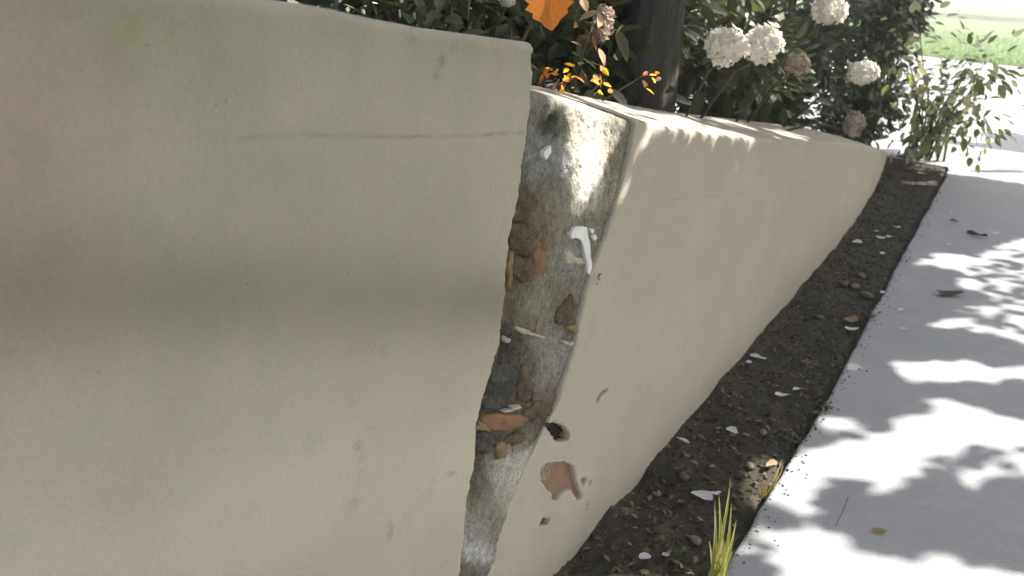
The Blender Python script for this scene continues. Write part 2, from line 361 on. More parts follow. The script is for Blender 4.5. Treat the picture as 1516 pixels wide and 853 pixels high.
def lump(name, px, py, rx, ry, rot, m, height=.006, base=.002, seed=0, rag=.25, label=None, seg=26, parent=wall):
    R = random.Random(seed); rings = ((0., 1.), (.3, 1.), (.6, .95), (.85, .75), (1., .2), (1.04, -1.6)); ca, sa = math.cos(rad(rot)), math.sin(rad(rot))
    ph = R.random()*6; off = [1+rag*(.5*math.sin(4*math.pi*k/seg+ph)+.35*math.sin(6*math.pi*k/seg+ph*2)+R.uniform(-.3, .3)) for k in range(seg)]
    def vtx(q, k, hh):
        a = 2*math.pi*k/seg; x = math.cos(a)*q*off[k]*rx; y = math.sin(a)*q*off[k]*ry
        uu, zz = wallc(px+x*ca-y*sa, py+x*sa+y*ca); return W(uu, base-.0015+height*hh*(1+.5*nz(uu*70, zz*70, seed))+(.0022*nz(uu*170, zz*170, seed)+.0012*nz(uu*420, zz*420, seed))*(hh > 0), zz)
    V = [vtx(0, 0, 1.)]
    for (q, hh) in rings[1:]: V += [vtx(q, k, hh) for k in range(seg)]
    Fc = [(0, 1+k, 1+(k+1) % seg) for k in range(seg)]
    for r in range(4):
        for k in range(seg):
            a = 1+r*seg+k; b = 1+r*seg+(k+1) % seg; Fc.append((a, a+seg, b+seg, b))
    u0, z0 = wallc(px, py)
    o = mesh_obj(name, V, Fc, m, parent, True, origin=W(u0, 0, z0))
    if label: o['label'] = label
    return o
lump('brick_fragment', 745, 624, 32, 14, -3, M['brick'], .006, .002, 3, .2, 'flat orange-brown brick fragment showing in the broken strip')
lump('brick_fragment', 797, 386, 8, 20, 14, M['brick'], .005, .001, 4, .3, 'small orange brick sliver high in the broken strip')
lump('stone', 775, 304, 20, 18, 0, M['brownstone'], .006, .0005, 5, .45)
lump('stone', 767, 348, 19, 16, 10, M['brownstone'], .006, .0005, 6, .45)
lump('stone', 776, 398, 16, 24, 10, M['brownstone'], .006, 0, 7, .45)
lump('stone', 738, 552, 18, 20, 0, M['darkstone'], .006, 0, 8, .4)
lump('stone', 727, 594, 15, 14, 0, M['darkstone'], .006, 0, 18, .4)
lump('stone', 778, 572, 11, 28, -12, M['brownstone'], .007, .001, 9, .45)
lump('stone', 797, 608, 20, 13, 12, M['brownstone'], .005, .0005, 10, .45)
lump('stone', 758, 652, 22, 9, -16, M['brownstone'], .006, .001, 11, .4)
lump('stone', 838, 462, 12, 22, 10, M['brownstone'], .005, 0, 12, .45)
lump('stone', 716, 656, 14, 16, 10, M['darkstone'], .006, 0, 31, .4)
lump('plaster_flake', 741, 666, 6, 16, 25, M['ochre'], .007, .004, 13, .75)
lump('plaster_flake', 780, 492, 17, 4, 14, M['plaster'], .004, .003, 14, .75)
lump('plaster_flake', 847, 487, 8, 5, 0, M['ochre'], .005, .004, 15, .75)
lump('plaster_flake', 840, 508, 6, 5, 20, M['plaster'], .005, .004, 16, .75)
lump('plaster_flake', 757, 604, 11, 3, -12, M['plaster'], .005, .005, 17, .75)
lump('plaster_flake', 712, 632, 13, 5, 30, M['ochre'], .004, .003, 19, .75)
lump('plaster_flake', 748, 503, 4, 5, 0, M['plaster'], .004, .003, 21, .75)
lump('plaster_flake', 754, 398, 4, 22, 6, M['ochre'], .004, .002, 22, .75)
lump('plaster_flake', 847, 383, 12, 9, 0, M['plaster'], .004, .001, 32, .75)
lump('brick_fragment', 730, 521, 4, 16, 16, M['rust'], .005, .004, 20, .3, 'thin rusty sliver at the left lip of the broken strip')
lump('brick_fragment', 832, 712, 36, 34, 0, M['tanbrick'], .0012, -.003, 23, .08, 'flat tan brick face showing through the knocked-out patch')
# white drip of paint running down the broken strip
def flat_on_wall(name, P, m, parent, n0=.0035, thick=.0015):
    Q = [wallc(*q) for q in P]; cu = sum(q[0] for q in Q)/len(Q); cz = sum(q[1] for q in Q)/len(Q)
    V = [W(u, n0+thick, z) for u, z in Q]+[W(u, n0-.012, z) for u, z in Q]; k = len(Q)
    Fc = [tuple(range(k))]+[(i, i+k, (i+1) % k+k, (i+1) % k) for i in range(k)]
    return mesh_obj(name, V, Fc, m, parent, False, origin=W(cu, 0, cz))
flat_on_wall('paint_drip_sunfleck', [(842, 347), (847, 337), (858, 334), (866, 336), (868, 350), (871, 362), (871, 378), (874, 390), (873, 402), (870, 406), (867, 402), (867, 390), (864, 378), (861, 364), (857, 354), (849, 351), (844, 353)], M['white'], wall)['label'] = 'white paint drip on the broken strip'
for P in ([(871, 340), (875, 338), (877, 342), (874, 346)], [(874, 350), (879, 346), (881, 352), (877, 356)], [(802, 224), (812, 215), (813, 224), (806, 236), (802, 231)]):  # last outline is a sun spot painted as a white chip
    flat_on_wall('paint_drip_sunfleck', P, M['white'], wall)

# ------------------------------------------------------------------ ground
def grid_sheet(name, pts_fn, nu, nv, m, kind='structure', cols=None):
    V = [pts_fn(i/(nu-1), j/(nv-1)) for j in range(nv) for i in range(nu)]
    Fc = [(j*nu+i, j*nu+i+1, (j+1)*nu+i+1, (j+1)*nu+i) for j in range(nv-1) for i in range(nu-1)]
    return tag(mesh_obj(name, V, Fc, m, None, True, cols), kind=kind)
PE = [(-.9, -1.2), (-.15, .32), (.585, 1.662), (.783, 1.984), (1.164, 2.595), (2.119, 4.244), (3.425, 6.473), (3.62, 6.85)]
PEy = [p[1] for p in PE]; PEx = [p[0] for p in PE]
def edge_x(y): return float(np.interp(y, PEy, PEx))+.010*nz(y*3, 0, 0)+.006*nz(y*11, 0, 3)
def soil_z(x, y):
    u, n, _ = tolocal(np.array([x, y, 0])); e = edge_x(y)-x
    return -.012+.022*fbm(x, y, 0, 3.2, 3)+.016*abs(fbm(x, y, 4, 14, 3))+.006*nz(x*55, y*55, 0)-.02*sstep(.05, 0, e)+.03*math.exp(-max(n, 0)/.06)*(.6+nz(u*5, 0, 0))
def soil_pt(a, b):
    y = -1.2+b*8.35; y = -1.2+8.35*(b**1.15)
    xr = edge_x(min(y, 6.85))+.03
    u = (y-A[1])/D[1]; P = W(u, -.06, 0); x0 = P[0]-.0
    x = x0+(xr-x0)*a
    return (x, y, soil_z(x, y))
grid_sheet('soil_bed', soil_pt, 90, 620, M['soil'])
def walk_pt(a, b):
    y = -1.2+8.05*b; x0 = edge_x(y); P = np.array([x0, y, 0])+N*(2.3*a**1.5)
    P[2] = .004+.002*fbm(P[0], P[1], 0, 1.5, 2)-.012*(a == 0)
    return P
sw = grid_sheet('sidewalk', walk_pt, 60, 400, M['walk'])
bm = bmesh.new(); bm.from_mesh(sw.data); be = [e for e in bm.edges if e.is_boundary]
r_ = bmesh.ops.extrude_edge_only(bm, edges=be)
for v in [g for g in r_['geom'] if isinstance(g, bmesh.types.BMVert)]: v.co.z -= .1
bm.to_mesh(sw.data); bm.free()
# driveway crossing beyond the bed, lawn beyond it, verge to the right
E0 = np.array([edge_x(6.85), 6.85, 0])
def quad(name, a, b, c, d, z, m, n=24):
    a, b, c, d = map(np.array, (a, b, c, d))
    def f(s, t):
        p = (a*(1-s)+b*s)*(1-t)+(d*(1-s)+c*s)*t; return (p[0], p[1], z+.004*fbm(p[0], p[1], 0, .7, 2))
    return grid_sheet(name, f, n, n, m)
def dq(u, n): p = E0+D*u+N*n; return (p[0], p[1])
quad('driveway', dq(.012, -7.5), dq(.012, 7), dq(11.5, 7), dq(11.5, -7.5), .0, M['walk'], 60)
quad('lawn', dq(11.5, -12), dq(11.5, 26), dq(60, 40), dq(60, -30), .015, M['lawn'], 60)
g = quad('ground', (-150, -150), (150, -150), (150, 150), (-150, 150), -.16, M['ground'], 40)
quad('grass_verge', dq(-9.5, 2.32), dq(-9.5, 8), dq(0, 8), dq(0, 2.32), -.01, M['lawn'], 30)
# upper planting bed held back by the wall
def ub_pt(a, b):
    u = -3.4+9.4*b; n = -THK+.01-3.4*a
    z = (ztal(u) if u < -.5 else zlow(u)+.035*(u < 5))-.05-.02*a+.03*fbm(u, n, 0, 4, 3)
    z = max(z, .0)
    return W(u, n, z)
grid_sheet('planting_bed', ub_pt, 50, 120, M['soil'])

# soil clods and litter
def clods(n, fn, m, smin, smax, name):
    base = np.array([(1, 0, 0), (-1, 0, 0), (0, 1, 0), (0, -1, 0), (0, 0, 1), (0, 0, -1)], float)
    fc = [(4, 0, 2), (4, 2, 1), (4, 1, 3), (4, 3, 0), (5, 2, 0), (5, 1, 2), (5, 3, 1), (5, 0, 3)]
    # subdivide once
    vv = [tuple(v) for v in base]; f2 = []; mid = {}
    def md(a, b):
        k = (min(a, b), max(a, b))
        if k not in mid: p = (np.array(vv[a])+vv[b])/2; vv.append(tuple(p/np.linalg.norm(p))); mid[k] = len(vv)-1
        return mid[k]
    for a, b, c in fc: x, y, z = md(a, b), md(b, c), md(c, a); f2 += [(a, x, z), (x, b, y), (z, y, c), (x, y, z)]
    bv = np.array(vv); V = []; Fc = []; C = []
    for i in range(n):
        p = fn(); s = smin+(smax-smin)*random.random()**3
        q = bv*(1+.35*rng.standard_normal((len(bv), 1))*.6)*np.array([1, random.uniform(.6, 1), random.uniform(.4, .75)])*s
        a = random.random()*6.28; ca, sa = math.cos(a), math.sin(a); q = np.c_[q[:, 0]*ca-q[:, 1]*sa, q[:, 0]*sa+q[:, 1]*ca, q[:, 2]]+p
        o = len(V)*0+i*len(bv); V.append(q); Fc += [(a_+o, b_+o, c_+o) for a_, b_, c_ in f2]; C += [random.uniform(.6, 1.5)]*len(bv)
    return tag(mesh_obj(name, np.vstack(V), Fc, m, None, False, np.array(C)), kind='stuff')
def soil_rand():
    while True:
        y = .8+5.9*random.random()**1.5; u = (y-A[1])/D[1]; x0 = W(u, .02, 0)[0]; x1 = edge_x(y)-.01
        x = random.uniform(x0, x1); return np.array([x, y, soil_z(x, y)+.001])
clods(6500, soil_rand, M['clod'], .0015, .010, 'soil_clods')

# ------------------------------------------------------------------ leaves
def leaf_geo(L=1., Wd=.5, fold=.18, droop=.15, serr=0):
    """a folded leaf pointing along +x, unit length; returns verts, faces"""
    xs = [0, .18, .45, .75, 1.]; ws = [0.02, .36, .5, .33, 0.]
    if serr:
        k = 2*serr+1; xs = list(np.linspace(0, 1, k)); ws = [(.5*math.sin(math.pi*min(x*1.02, 1)**.8)+.03)*(1 if i % 2 else .78) for i, x in enumerate(xs)]; ws[-1] = 0; ws[0] = .06
    V = []; Fc = []
    for x, w_ in zip(xs, ws):
        zc = -droop*x*x
        V += [(x, w_*Wd*2*.5, zc+fold*w_*Wd), (x, 0, zc), (x, -w_*Wd*2*.5, zc+fold*w_*Wd)]
    for i in range(len(xs)-1):
        a = 3*i; Fc += [(a, a+3, a+4, a+1), (a+1, a+4, a+5, a+2)]
    return np.array(V)*L, Fc
LV, LF = leaf_geo()
SV = np.array([(0, 0, 0), (.5, .27, .06), (1, 0, -.1), (.5, -.27, .06)]); SF = [(0, 2, 1), (0, 3, 2)]
def basis(d, nrm):
    d = d/np.linalg.norm(d); y = np.cross(nrm, d); l = np.linalg.norm(y)
    if l < 1e-4: y = np.cross((.3, .7, .2), d); l = np.linalg.norm(y)
    y /= l; return np.stack([d, y, np.cross(d, y)])
def foliage(name, P, Dv, Nv, sz, m, parent=None, geo=(LV, LF), tintr=(.6, 1.4), kind=None):
    bv, bf = geo; V = []; Fc = []; C = []; nb = len(bv)
    for i in range(len(P)):
        Bm = basis(Dv[i], Nv[i]); V.append(bv*sz[i]@Bm+P[i]); o = i*nb
        Fc += [tuple(q+o for q in f) for f in bf]; C += [random.uniform(*tintr)]*nb
    o = mesh_obj(name, np.vstack(V), Fc, m, parent, False, np.array(C))
    if kind: o['kind'] = kind
    return o
def tube(P, r, seg=7):
    P = [np.asarray(p, float) for p in P]; V = []; Fc = []
    for i, p in enumerate(P):
        d = P[min(i+1, len(P)-1)]-P[max(i-1, 0)]; Bm = basis(d, np.array((.31, .2, .93)) if abs(d[2]) < .9*np.linalg.norm(d) else np.array((1., .2, .1)))
        for k in range(seg):
            a = 2*math.pi*k/seg; V.append(p+(Bm[1]*math.cos(a)+Bm[2]*math.sin(a))*r[i])
    for i in range(len(P)-1):
        for k in range(seg): Fc.append((i*seg+k, i*seg+(k+1) % seg, (i+1)*seg+(k+1) % seg, (i+1)*seg+k))
    Fc.append(tuple(range(seg))[::-1]); Fc.append(tuple(range((len(P)-1)*seg, len(P)*seg)))
    return V, Fc
def tubes(name, lst, m, parent=None):
    V = []; Fc = []
    for P, r, *s in lst:
        v, f = tube(P, r, *(s or [6])); o = len(V); V += v; Fc += [tuple(q+o for q in x) for x in f]
    return mesh_obj(name, V, Fc, m, parent, True)
def bed_z(u, n): return (ztal(u) if u < -.5 else zlow(u)+.035*(u < 5))-.06
leaf_me = {}
def leaf_part(parent, P, d, nrm, s, mkey, label=None, geo=None, name='leaf'):
    key = (mkey, name, 'x' if geo else '')
    if key not in leaf_me:
        v, f = geo or (LV, LF); me = bpy.data.meshes.new('leaf'); me.from_pydata([tuple(x) for x in v], [], f); me.materials.append(M[mkey])
        ca = me.color_attributes.new('tint', 'FLOAT_COLOR', 'POINT'); ca.data.foreach_set('color', [1.]*4*len(v)); leaf_me[key] = me
    o = bpy.data.objects.new(name, leaf_me[key]); COL.objects.link(o)
    Bm = basis(np.asarray(d, float), np.asarray(nrm, float))*s
    mw = Matrix([[*Bm[:, i], P[i]] for i in range(3)]+[[0, 0, 0, 1]])
    if parent: o.parent = parent; mw = Matrix.Translation(-Vector(parent.location))@mw
    o.matrix_local = mw
    if label: o['label'] = label
    return o
def shrub(name, u, n, ru, rn, h, nl, size, mkey, label, stems=5, parts=40, zlift=.06, seed=0, light=None):
    R = random.Random(seed); z0 = bed_z(u, n); base = W(u, n, z0)
    t = empty(name, tuple(base), label, 'shrub' if 'flower' not in label else 'flowering shrub', None)
    clumps = []
    for k in range(stems*3):
        a = R.random()*6.28; q = math.sqrt(R.random())
        clumps.append((base+D*(ru*.8*q*math.cos(a))+N*(rn*.8*q*math.sin(a))+ZV*(zlift+h*R.uniform(.03, .95)), R.uniform(.09, .17)))
    st = []
    for c, r in clumps[:stems*2]:
        m1 = base*.5+c*.5+np.array([R.uniform(-.04, .04), R.uniform(-.04, .04), .03]); st.append(([base+np.array([R.uniform(-.05, .05), R.uniform(-.05, .05), -.03]), m1, c], [.009, .006, .003]))
    tubes('stem', st, M['stem'], t)
    P = []; Dv = []; Nv = []; sz = []
    for k in range(nl):
        c, r = R.choice(clumps); g = np.array([R.gauss(0, 1) for _ in range(3)])*r*.62; p = c+g
        lu, ln, lz = tolocal(p)
        if ln > -THK+.04 and lz < (ztal(lu) if lu < -.5 else zlow(lu))+.13+.7*(ln+THK) or lz < bed_z(lu, ln)+.02: continue
        d = g+np.array([R.gauss(0, .06), R.gauss(0, .06), R.gauss(-.02, .05)]); P.append(p); Dv.append(d); Nv.append(np.array([R.gauss(0, .5), R.gauss(0, .5), 1.])); sz.append(size*R.uniform(.6, 1.25))
    foliage('foliage', P[parts:], Dv[parts:], Nv[parts:], sz[parts:], M[mkey], t, kind='stuff')
    for k in range(parts):
        leaf_part(t, P[k]+N*.05, Dv[k], Nv[k], sz[k]*1.15, mkey)
    return t, base

def uv_at(px, py, dep): u, n, z = tolocal(at(px, py, dep)); return u, n, z
# shrubs behind the wall
H1, b1 = shrub('hydrangea_shrub', .95, -.62, .55, .35, .42, 1500, .095, 'leafo', 'dark hydrangea bush with the big white flower heads over the low wall', 6, 60, seed=11)
H2, b2 = shrub('hydrangea_shrub', 2.35, -.55, .65, .35, .50, 1500, .09, 'leafo', 'hydrangea bush at the far end of the wall with small fading flower heads', 6, 60, seed=12)
AU, b3 = shrub('autumn_shrub', .02, -.62, .30, .25, .36, 650, .06, 'leaf', 'low shrub with orange and yellow autumn leaves just beyond the step in the wall', 4, 30, seed=13)
SD, b4 = shrub('dark_shrub', -.55, -.95, .55, .4, .5, 1700, .07, 'leaf', 'dark evergreen shrub behind the tall part of the wall', 6, 40, seed=14)
for k, (u, n, ru, rn, h, nl, lab) in enumerate([
    (.45, -1.0, .6, .4, .75, 1500, 'tall dark evergreen bush in the back row behind the tall part of the wall'),
    (1.05, -1.0, .5, .4, .85, 1800, 'tall dark evergreen bush in the back row behind the orange leaves'),
    (1.85, -1.0, .5, .4, 1.0, 2000, 'tall dark evergreen bush in the back row just right of the dark trunk'),
    (2.65, -.98, .5, .4, 1.15, 2400, 'tall dark evergreen bush in the back row behind the pair of cream flower heads'),
    (3.5, -.9, .5, .38, 1.3, 2800, 'tall dark evergreen bush in the back row behind the fading flower heads'),
    (4.3, -.66, .5, .34, 1.35, 2800, 'tall dark evergreen bush near the sunken end of the low wall'),
    (5.35, -.32, .45, .26, 1.45, 3000, 'tall dark evergreen bush where the low wall runs into the ground'),
    (6.15, -.20, .34, .22, 1.45, 2200, 'last dark evergreen bush of the back row beside the sunlit paving')]):
    shrub('evergreen_bush', u, n, ru, rn, h, nl, .085, 'leaf', lab, 10, 30, seed=20+k)
# flower heads
def flower_head(parent, px, py, dep, wpx, hpx, tilt, mkey, seed, label=None):
    R = random.Random(seed); c = at(px, py, dep); rx = wpx*.46/FP*dep; rz = hpx*.46/FP*dep
    V = []; Fc = []; C = []
    n = 85
    Rm = np.stack([RV, F, UV])      # axes used only to spread florets round a real ball
    for i in range(n):
        y = 1-2*(i+.5)/n; r = math.sqrt(1-y*y); a = i*2.399963
        d = np.array([r*math.cos(a), r*math.sin(a), y]); rr = 1+R.uniform(-.12, .1)+.42*nz(d[0]*1.6+seed*5, d[1]*1.6, d[2]*1.6)
        x_ = d[0]*rx*rr; z_ = d[2]*rz*rr; ct, st_ = math.cos(rad(tilt)), math.sin(rad(tilt))
        p = c+RV*(x_*ct-z_*st_)+UV*(x_*st_+z_*ct)+F*(d[1]*min(rx, rz)*rr)
        nd = (p-c)/np.linalg.norm(p-c)+np.array([R.gauss(0, .25) for _ in range(3)]); Bm = basis(np.array([R.gauss(0, 1) for _ in range(3)]), nd)
        nd = nd/np.linalg.norm(nd); t1 = Bm[0]-nd*(Bm[0]@nd); t1 /= np.linalg.norm(t1); t2 = np.cross(nd, t1); s = .2*(rx+rz)*R.uniform(.8, 1.25); tn_ = R.uniform(.7, 1.1)
        for k in range(4):
            a2 = k*math.pi/2; e = t1*math.cos(a2)+t2*math.sin(a2); f = -t1*math.sin(a2)+t2*math.cos(a2); o = len(V)
            V += [p, p+e*s*.55+f*s*.42+nd*s*.12, p+e*s*1.0+nd*s*.3, p+e*s*.55-f*s*.42+nd*s*.12]; Fc += [(o, o+1, o+2), (o, o+2, o+3)]; C += [tn_]*4
    # packed centre so that the head is not hollow
    core_v, core_f = [], []
    o = mesh_obj('flower_head', V, Fc, M[mkey], parent, False, np.array(C), origin=c)
    if label: o['label'] = label
    fu, fn_, fz = tolocal(c); base = W(fu+R.uniform(-.05, .05), min(fn_-.12, -.25), bed_z(fu, fn_)); tubes('flower_stem', [([c-UV*rz*.6, c*.6+base*.4+ZV*.03, base], [.004, .005, .006])], M['stem'], parent)
    return o
flower_head(H1, 1075, 68, 2.55, 58, 50, 0, 'floret', 1, 'large round cream flower head, left one of the pair over the wall')
flower_head(H1, 1131, 66, 2.62, 44, 62, -25, 'floret', 2, 'tall white flower head, right one of the pair over the wall')
flower_head(H1, 1228, 13, 2.9, 46, 44, -20, 'floret', 3, 'cream flower head cut by the top of the picture')
flower_head(H1, 1182, 96, 3.1, 30, 28, 10, 'pinkflo', 4, 'small fading pinkish flower head right of the pair')
flower_head(H2, 1276, 108, 3.5, 40, 34, 0, 'floret', 5, 'white flower head beside the sunlit gap')
flower_head(H2, 1263, 184, 3.45, 26, 34, -15, 'pinkflo', 6, 'pinkish fading flower head low down by the wall top')
flower_head(AU, 752, 1, 2.0, 22, 16, 0, 'floret', 7)
flower_head(AU, 893, 35, 2.3, 26, 50, -10, 'pinkflo', 8)

# autumn leaves
OV, OF = leaf_geo(1, .95, .12, .05, serr=5)
p = at(812, -22, 1.75); q = at(816, 44, 1.72); L = np.linalg.norm(q-p)
leaf_part(AU, p, q-p, -F+UV*.2-RV*.2, L, 'orange', 'large serrated bright orange leaf at the top of the picture', (OV, OF))
R = random.Random(5)
for i in range(46):
    px, py = R.choice([(815, 108), (828, 118), (845, 112), (805, 118), (840, 128), (893, 115), (895, 128), (962, 110)]); px += R.gauss(0, 9); py += R.gauss(0, 8)
    P = at(px, py, 2.0+R.uniform(-.05, .15)); d = np.array([R.gauss(0, 1), R.gauss(0, 1), R.gauss(-.5, .6)])
    leaf_part(AU, P, d, np.array([R.gauss(.5, .5), R.gauss(-.3, .5), .8]), R.uniform(.02, .038), R.choice(['yellow', 'yellow', 'yellow', 'orange', 'rust']))
for i in range(14):
    px, py = R.gauss(880, 30), R.gauss(45, 28); P = at(px, py, 2.2+R.uniform(-.1, .2))
    leaf_part(AU, P, np.array([R.gauss(0, 1), R.gauss(0, 1), R.gauss(-.5, .6)]), np.array([R.gauss(.5, .5), R.gauss(-.3, .5), .8]), R.uniform(.03, .06), R.choice(['rust', 'tan', 'leafo']))

ab = np.array(AU.location); tw = []
for (tx, ty, td, k) in ((812, -22, 1.75, .006), (815, 108, 2.05, .004), (828, 118, 2.05, .004), (845, 112, 2.05, .004), (895, 118, 2.1, .004), (962, 106, 2.08, .003), (880, 30, 2.25, .005), (800, 116, 2.0, .003), (838, 124, 2.05, .003)):
    tip = at(tx, ty, td); lu, ln, lz = tolocal(tip); ln = min(ln-.06, -THK-.03); rt = W(lu+R.uniform(-.03, .03), ln, min(bed_z(lu, ln)-.02, lz-.03)); tw.append(([rt, rt*.5+tip*.5+N*-.015, tip], [k, k*.7, k*.35], 6))
tubes('twig', tw, M['stem'], AU)
# silvery ground cover on the bed edge
P = []; Dv = []; Nv = []; sz = []
for i in range(1500):
    u = R.uniform(-.35, 1.2); n = -THK-.02-abs(R.gauss(0, .16)); z = bed_z(u, n)+.02+abs(R.gauss(0, .025))
    P.append(W(u, n, z)); Dv.append(np.array([R.gauss(0, 1), R.gauss(0, 1), R.gauss(.3, .4)])); Nv.append(np.array([R.gauss(0, .4), R.gauss(0, .4), 1])); sz.append(R.uniform(.015, .032))
tag(foliage('ground_cover', P, Dv, Nv, sz, M['silver'], None, tintr=(.6, 1.3)), kind='stuff')

# tree behind the wall: dark trunk among the shrubs
def make_tree(name, base, top, r0, label, crown_pts, crown_mat, leaf, limbs, geo=(SV, SF)):
    t = empty(name, tuple(base), label, 'tree')
    Pk = []; rr = []
    for i in range(9):
        s = i/8; p = base*(1-s)+top*s+np.array([.04*math.sin(s*5), .03*math.cos(s*4)-.03, 0]); Pk.append(p); rr.append(r0*(1-.45*s)*(1+.35*math.exp(-s*14)))
    V = []; K = 110; SG = 60
    for a in range(K):
        s = a/(K-1)*8; i = min(int(s), 7); f = s-i; c = Pk[i]*(1-f)+Pk[i+1]*f; r = rr[i]*(1-f)+rr[i+1]*f
        for b_ in range(SG):
            an = 2*math.pi*b_/SG; dx = np.array([math.cos(an), math.sin(an), 0])
            V.append(c+dx*r*(1+.22*abs(nz(math.cos(an)*5, math.sin(an)*5, c[2]*2.2))+.10*nz(math.cos(an)*9, math.sin(an)*9, c[2]*7)+.05*nz(math.cos(an)*2, math.sin(an)*2, c[2]*3)))
    mesh_obj('trunk', V, [(a*SG+b_, a*SG+(b_+1) % SG, (a+1)*SG+(b_+1) % SG, (a+1)*SG+b_) for a in range(K-1) for b_ in range(SG)], M['bark'], t)
    if limbs: tubes('limb', [([Pk[-2 if i % 2 else -1], (Pk[-1]+l)*.5+np.array([0, 0, .12]), l], [r0*.35, r0*.15, r0*.03], 7) for i, l in enumerate(limbs)], M['bark'], t)
    foliage('crown', *crown_pts, M[crown_mat], t, geo=geo, kind='stuff')
    return t
tb = at(948, 128, 2.75)
tu, tn_, _ = tolocal(tb); tb = W(tu, tn_, bed_z(tu, tn_)-.05)
def ball(c, r, n, sz, R):
    P = []; Dv = []; Nv = []; s = []
    cl = []
    for k in range(26):
        v = np.array([R.gauss(0, 1) for _ in range(3)]); v /= np.linalg.norm(v); cl.append((c+v*np.array(r)*R.uniform(.5, .95)))
    for k in range(n):
        q = R.choice(cl); g = np.array([R.gauss(0, .22) for _ in range(3)])*np.mean(r)*1.1; P.append(q+g); Dv.append(g+np.array([0, 0, -.1])); Nv.append(np.array([R.gauss(0, .6), R.gauss(0, .6), 1])); s.append(sz*R.uniform(.7, 1.3))
    return P, Dv, Nv, s, cl
P, Dv, Nv, s, cl = ball(tb+np.array([-.2, .5, 2.9]), (1.2, 1.2, .8), 4000, .10, R)
make_tree('small_tree', tb, tb+np.array([-.02, .12, 2.4]), .088, 'small tree with a dark straight trunk standing among the shrubs behind the wall', (P, Dv, Nv, s), 'leaf', .1, cl[:8])

# leafy shrub in full sun where the bed ends
eb = np.array([*gnd(1365, 232)[:2], 0.])
ES = empty('leafy_shrub', tuple(eb), 'sunlit loose leafy shrub at the far end of the soil bed', 'shrub')
st = []; P = []; Dv = []; Nv = []; sz = []
for k in range(30):
    px, py = R.uniform(1325, 1460), R.triangular(20, 222, 130); c = at(px, py, 6.2+R.uniform(-.5, .7))
    st.append(([eb+np.array([R.uniform(-.15, .15), R.uniform(-.15, .15), 0]), eb*.5+c*.5+np.array([0, 0, .12]), c], [.011, .007, .003]))
    for j in range(22):
        g = np.array([R.gauss(0, .13), R.gauss(0, .13), R.gauss(0, .12)]); P.append(c+g); Dv.append(g+np.array([0, 0, -.08])); Nv.append(np.array([R.gauss(0, .5), R.gauss(0, .5), 1.])); sz.append(R.uniform(.05, .11))
tubes('stem', st, M['stem'], ES)
foliage('foliage', P[50:300], Dv[50:300], Nv[50:300], sz[50:300], M['leafl'], ES, kind='stuff')
foliage('sunlit_foliage', P[300:], Dv[300:], Nv[300:], sz[300:], M['leafp'], ES, kind='stuff')
for k in range(50): leaf_part(ES, P[k], Dv[k], Nv[k], sz[k]*1.2, 'leafl')
# far trees over the lawn
for k, (u, n, hh, lab) in enumerate([(30, -14, 7, 'broad green tree far across the lawn on the left'), (42, 2, 8, 'tall green tree far across the lawn in line with the sidewalk'), (36, 16, 7, 'round green tree far across the lawn on the right'), (48, -30, 9, 'large green tree at the far left edge of the lawn')]):
    b = E0+D*u+N*n; P, Dv, Nv, s, cl = ball(b+np.array([0, 0, hh*.62]), (hh*.36, hh*.36, hh*.33), 2600, .42, R)
    make_tree('lawn_tree', b, b+np.array([0, 0, hh*.45]), .2, lab, (P, Dv, Nv, s), 'leafo', .4, cl[:7])
# grass blades on the near edge of the lawn
def blade_geo(V, Fc, p, d, h, w_):
    o = len(V); sd = np.array([-d[1], d[0], 0]); sd = sd/(np.linalg.norm(sd)+1e-6)*w_
    m1 = p+ZV*h*.55+d*h*.15; V += [p-sd, p+sd, m1+sd*.8, m1-sd*.8, p+ZV*h*.95+d*h*.55]; Fc += [(o, o+1, o+2, o+3), (o+3, o+2, o+4)]
V = []; Fc = []
for i in range(16000):
    q = E0+D*(11.5+10*R.random()**1.6)+N*R.uniform(-9, 8); a = R.random()*6.28
    blade_geo(V, Fc, np.array([q[0], q[1], .01]), np.array([math.cos(a), math.sin(a), 0]), R.uniform(.05, .13), .008)
tag(mesh_obj('lawn_grass', V, Fc, M['lawnb'], None, False), kind='stuff')

# ------------------------------------------------------------------ fallen petals, leaves, weeds
def soil_or_walk(px, py):
    P = gnd(px, py); on = P[0] > edge_x(P[1])
    z = .006 if on else soil_z(P[0], P[1])+.010
    P = gnd(px, py, z); return P, on
def scrap(name, px, py, w_px, m, label, cat, group=None, asp=.6, rot=0, curl=.25, seed=0, n=9):
    R = random.Random(seed); P, on = soil_or_walk(px, py); dep = np.linalg.norm(P-CAM); r = w_px/2/FP*dep
    V = [(0, 0, .18*r)]; a0 = rad(rot)
    for ring, q in ((0, .6), (1, 1.)):
        for k in range(n):
            a = 2*math.pi*k/n; rr = q*r*(1+R.uniform(-.18, .18)); x, y = rr*math.cos(a), rr*math.sin(a)*asp
            z = .12*r+curl*r*(q*q)*(.5+.5*math.sin(2*a+seed))
            V.append((x*math.cos(a0)-y*math.sin(a0), x*math.sin(a0)+y*math.cos(a0), z))
    Fc = [(0, 1+k, 1+(k+1) % n) for k in range(n)]+[(1+k, 1+n+k, 1+n+(k+1) % n, 1+(k+1) % n) for k in range(n)]
    o = mesh_obj(name, np.array(V)+P, Fc, m, None, True, origin=P)
    return tag(o, label, cat, group)
G = 'white petals fallen along the bed and sidewalk'
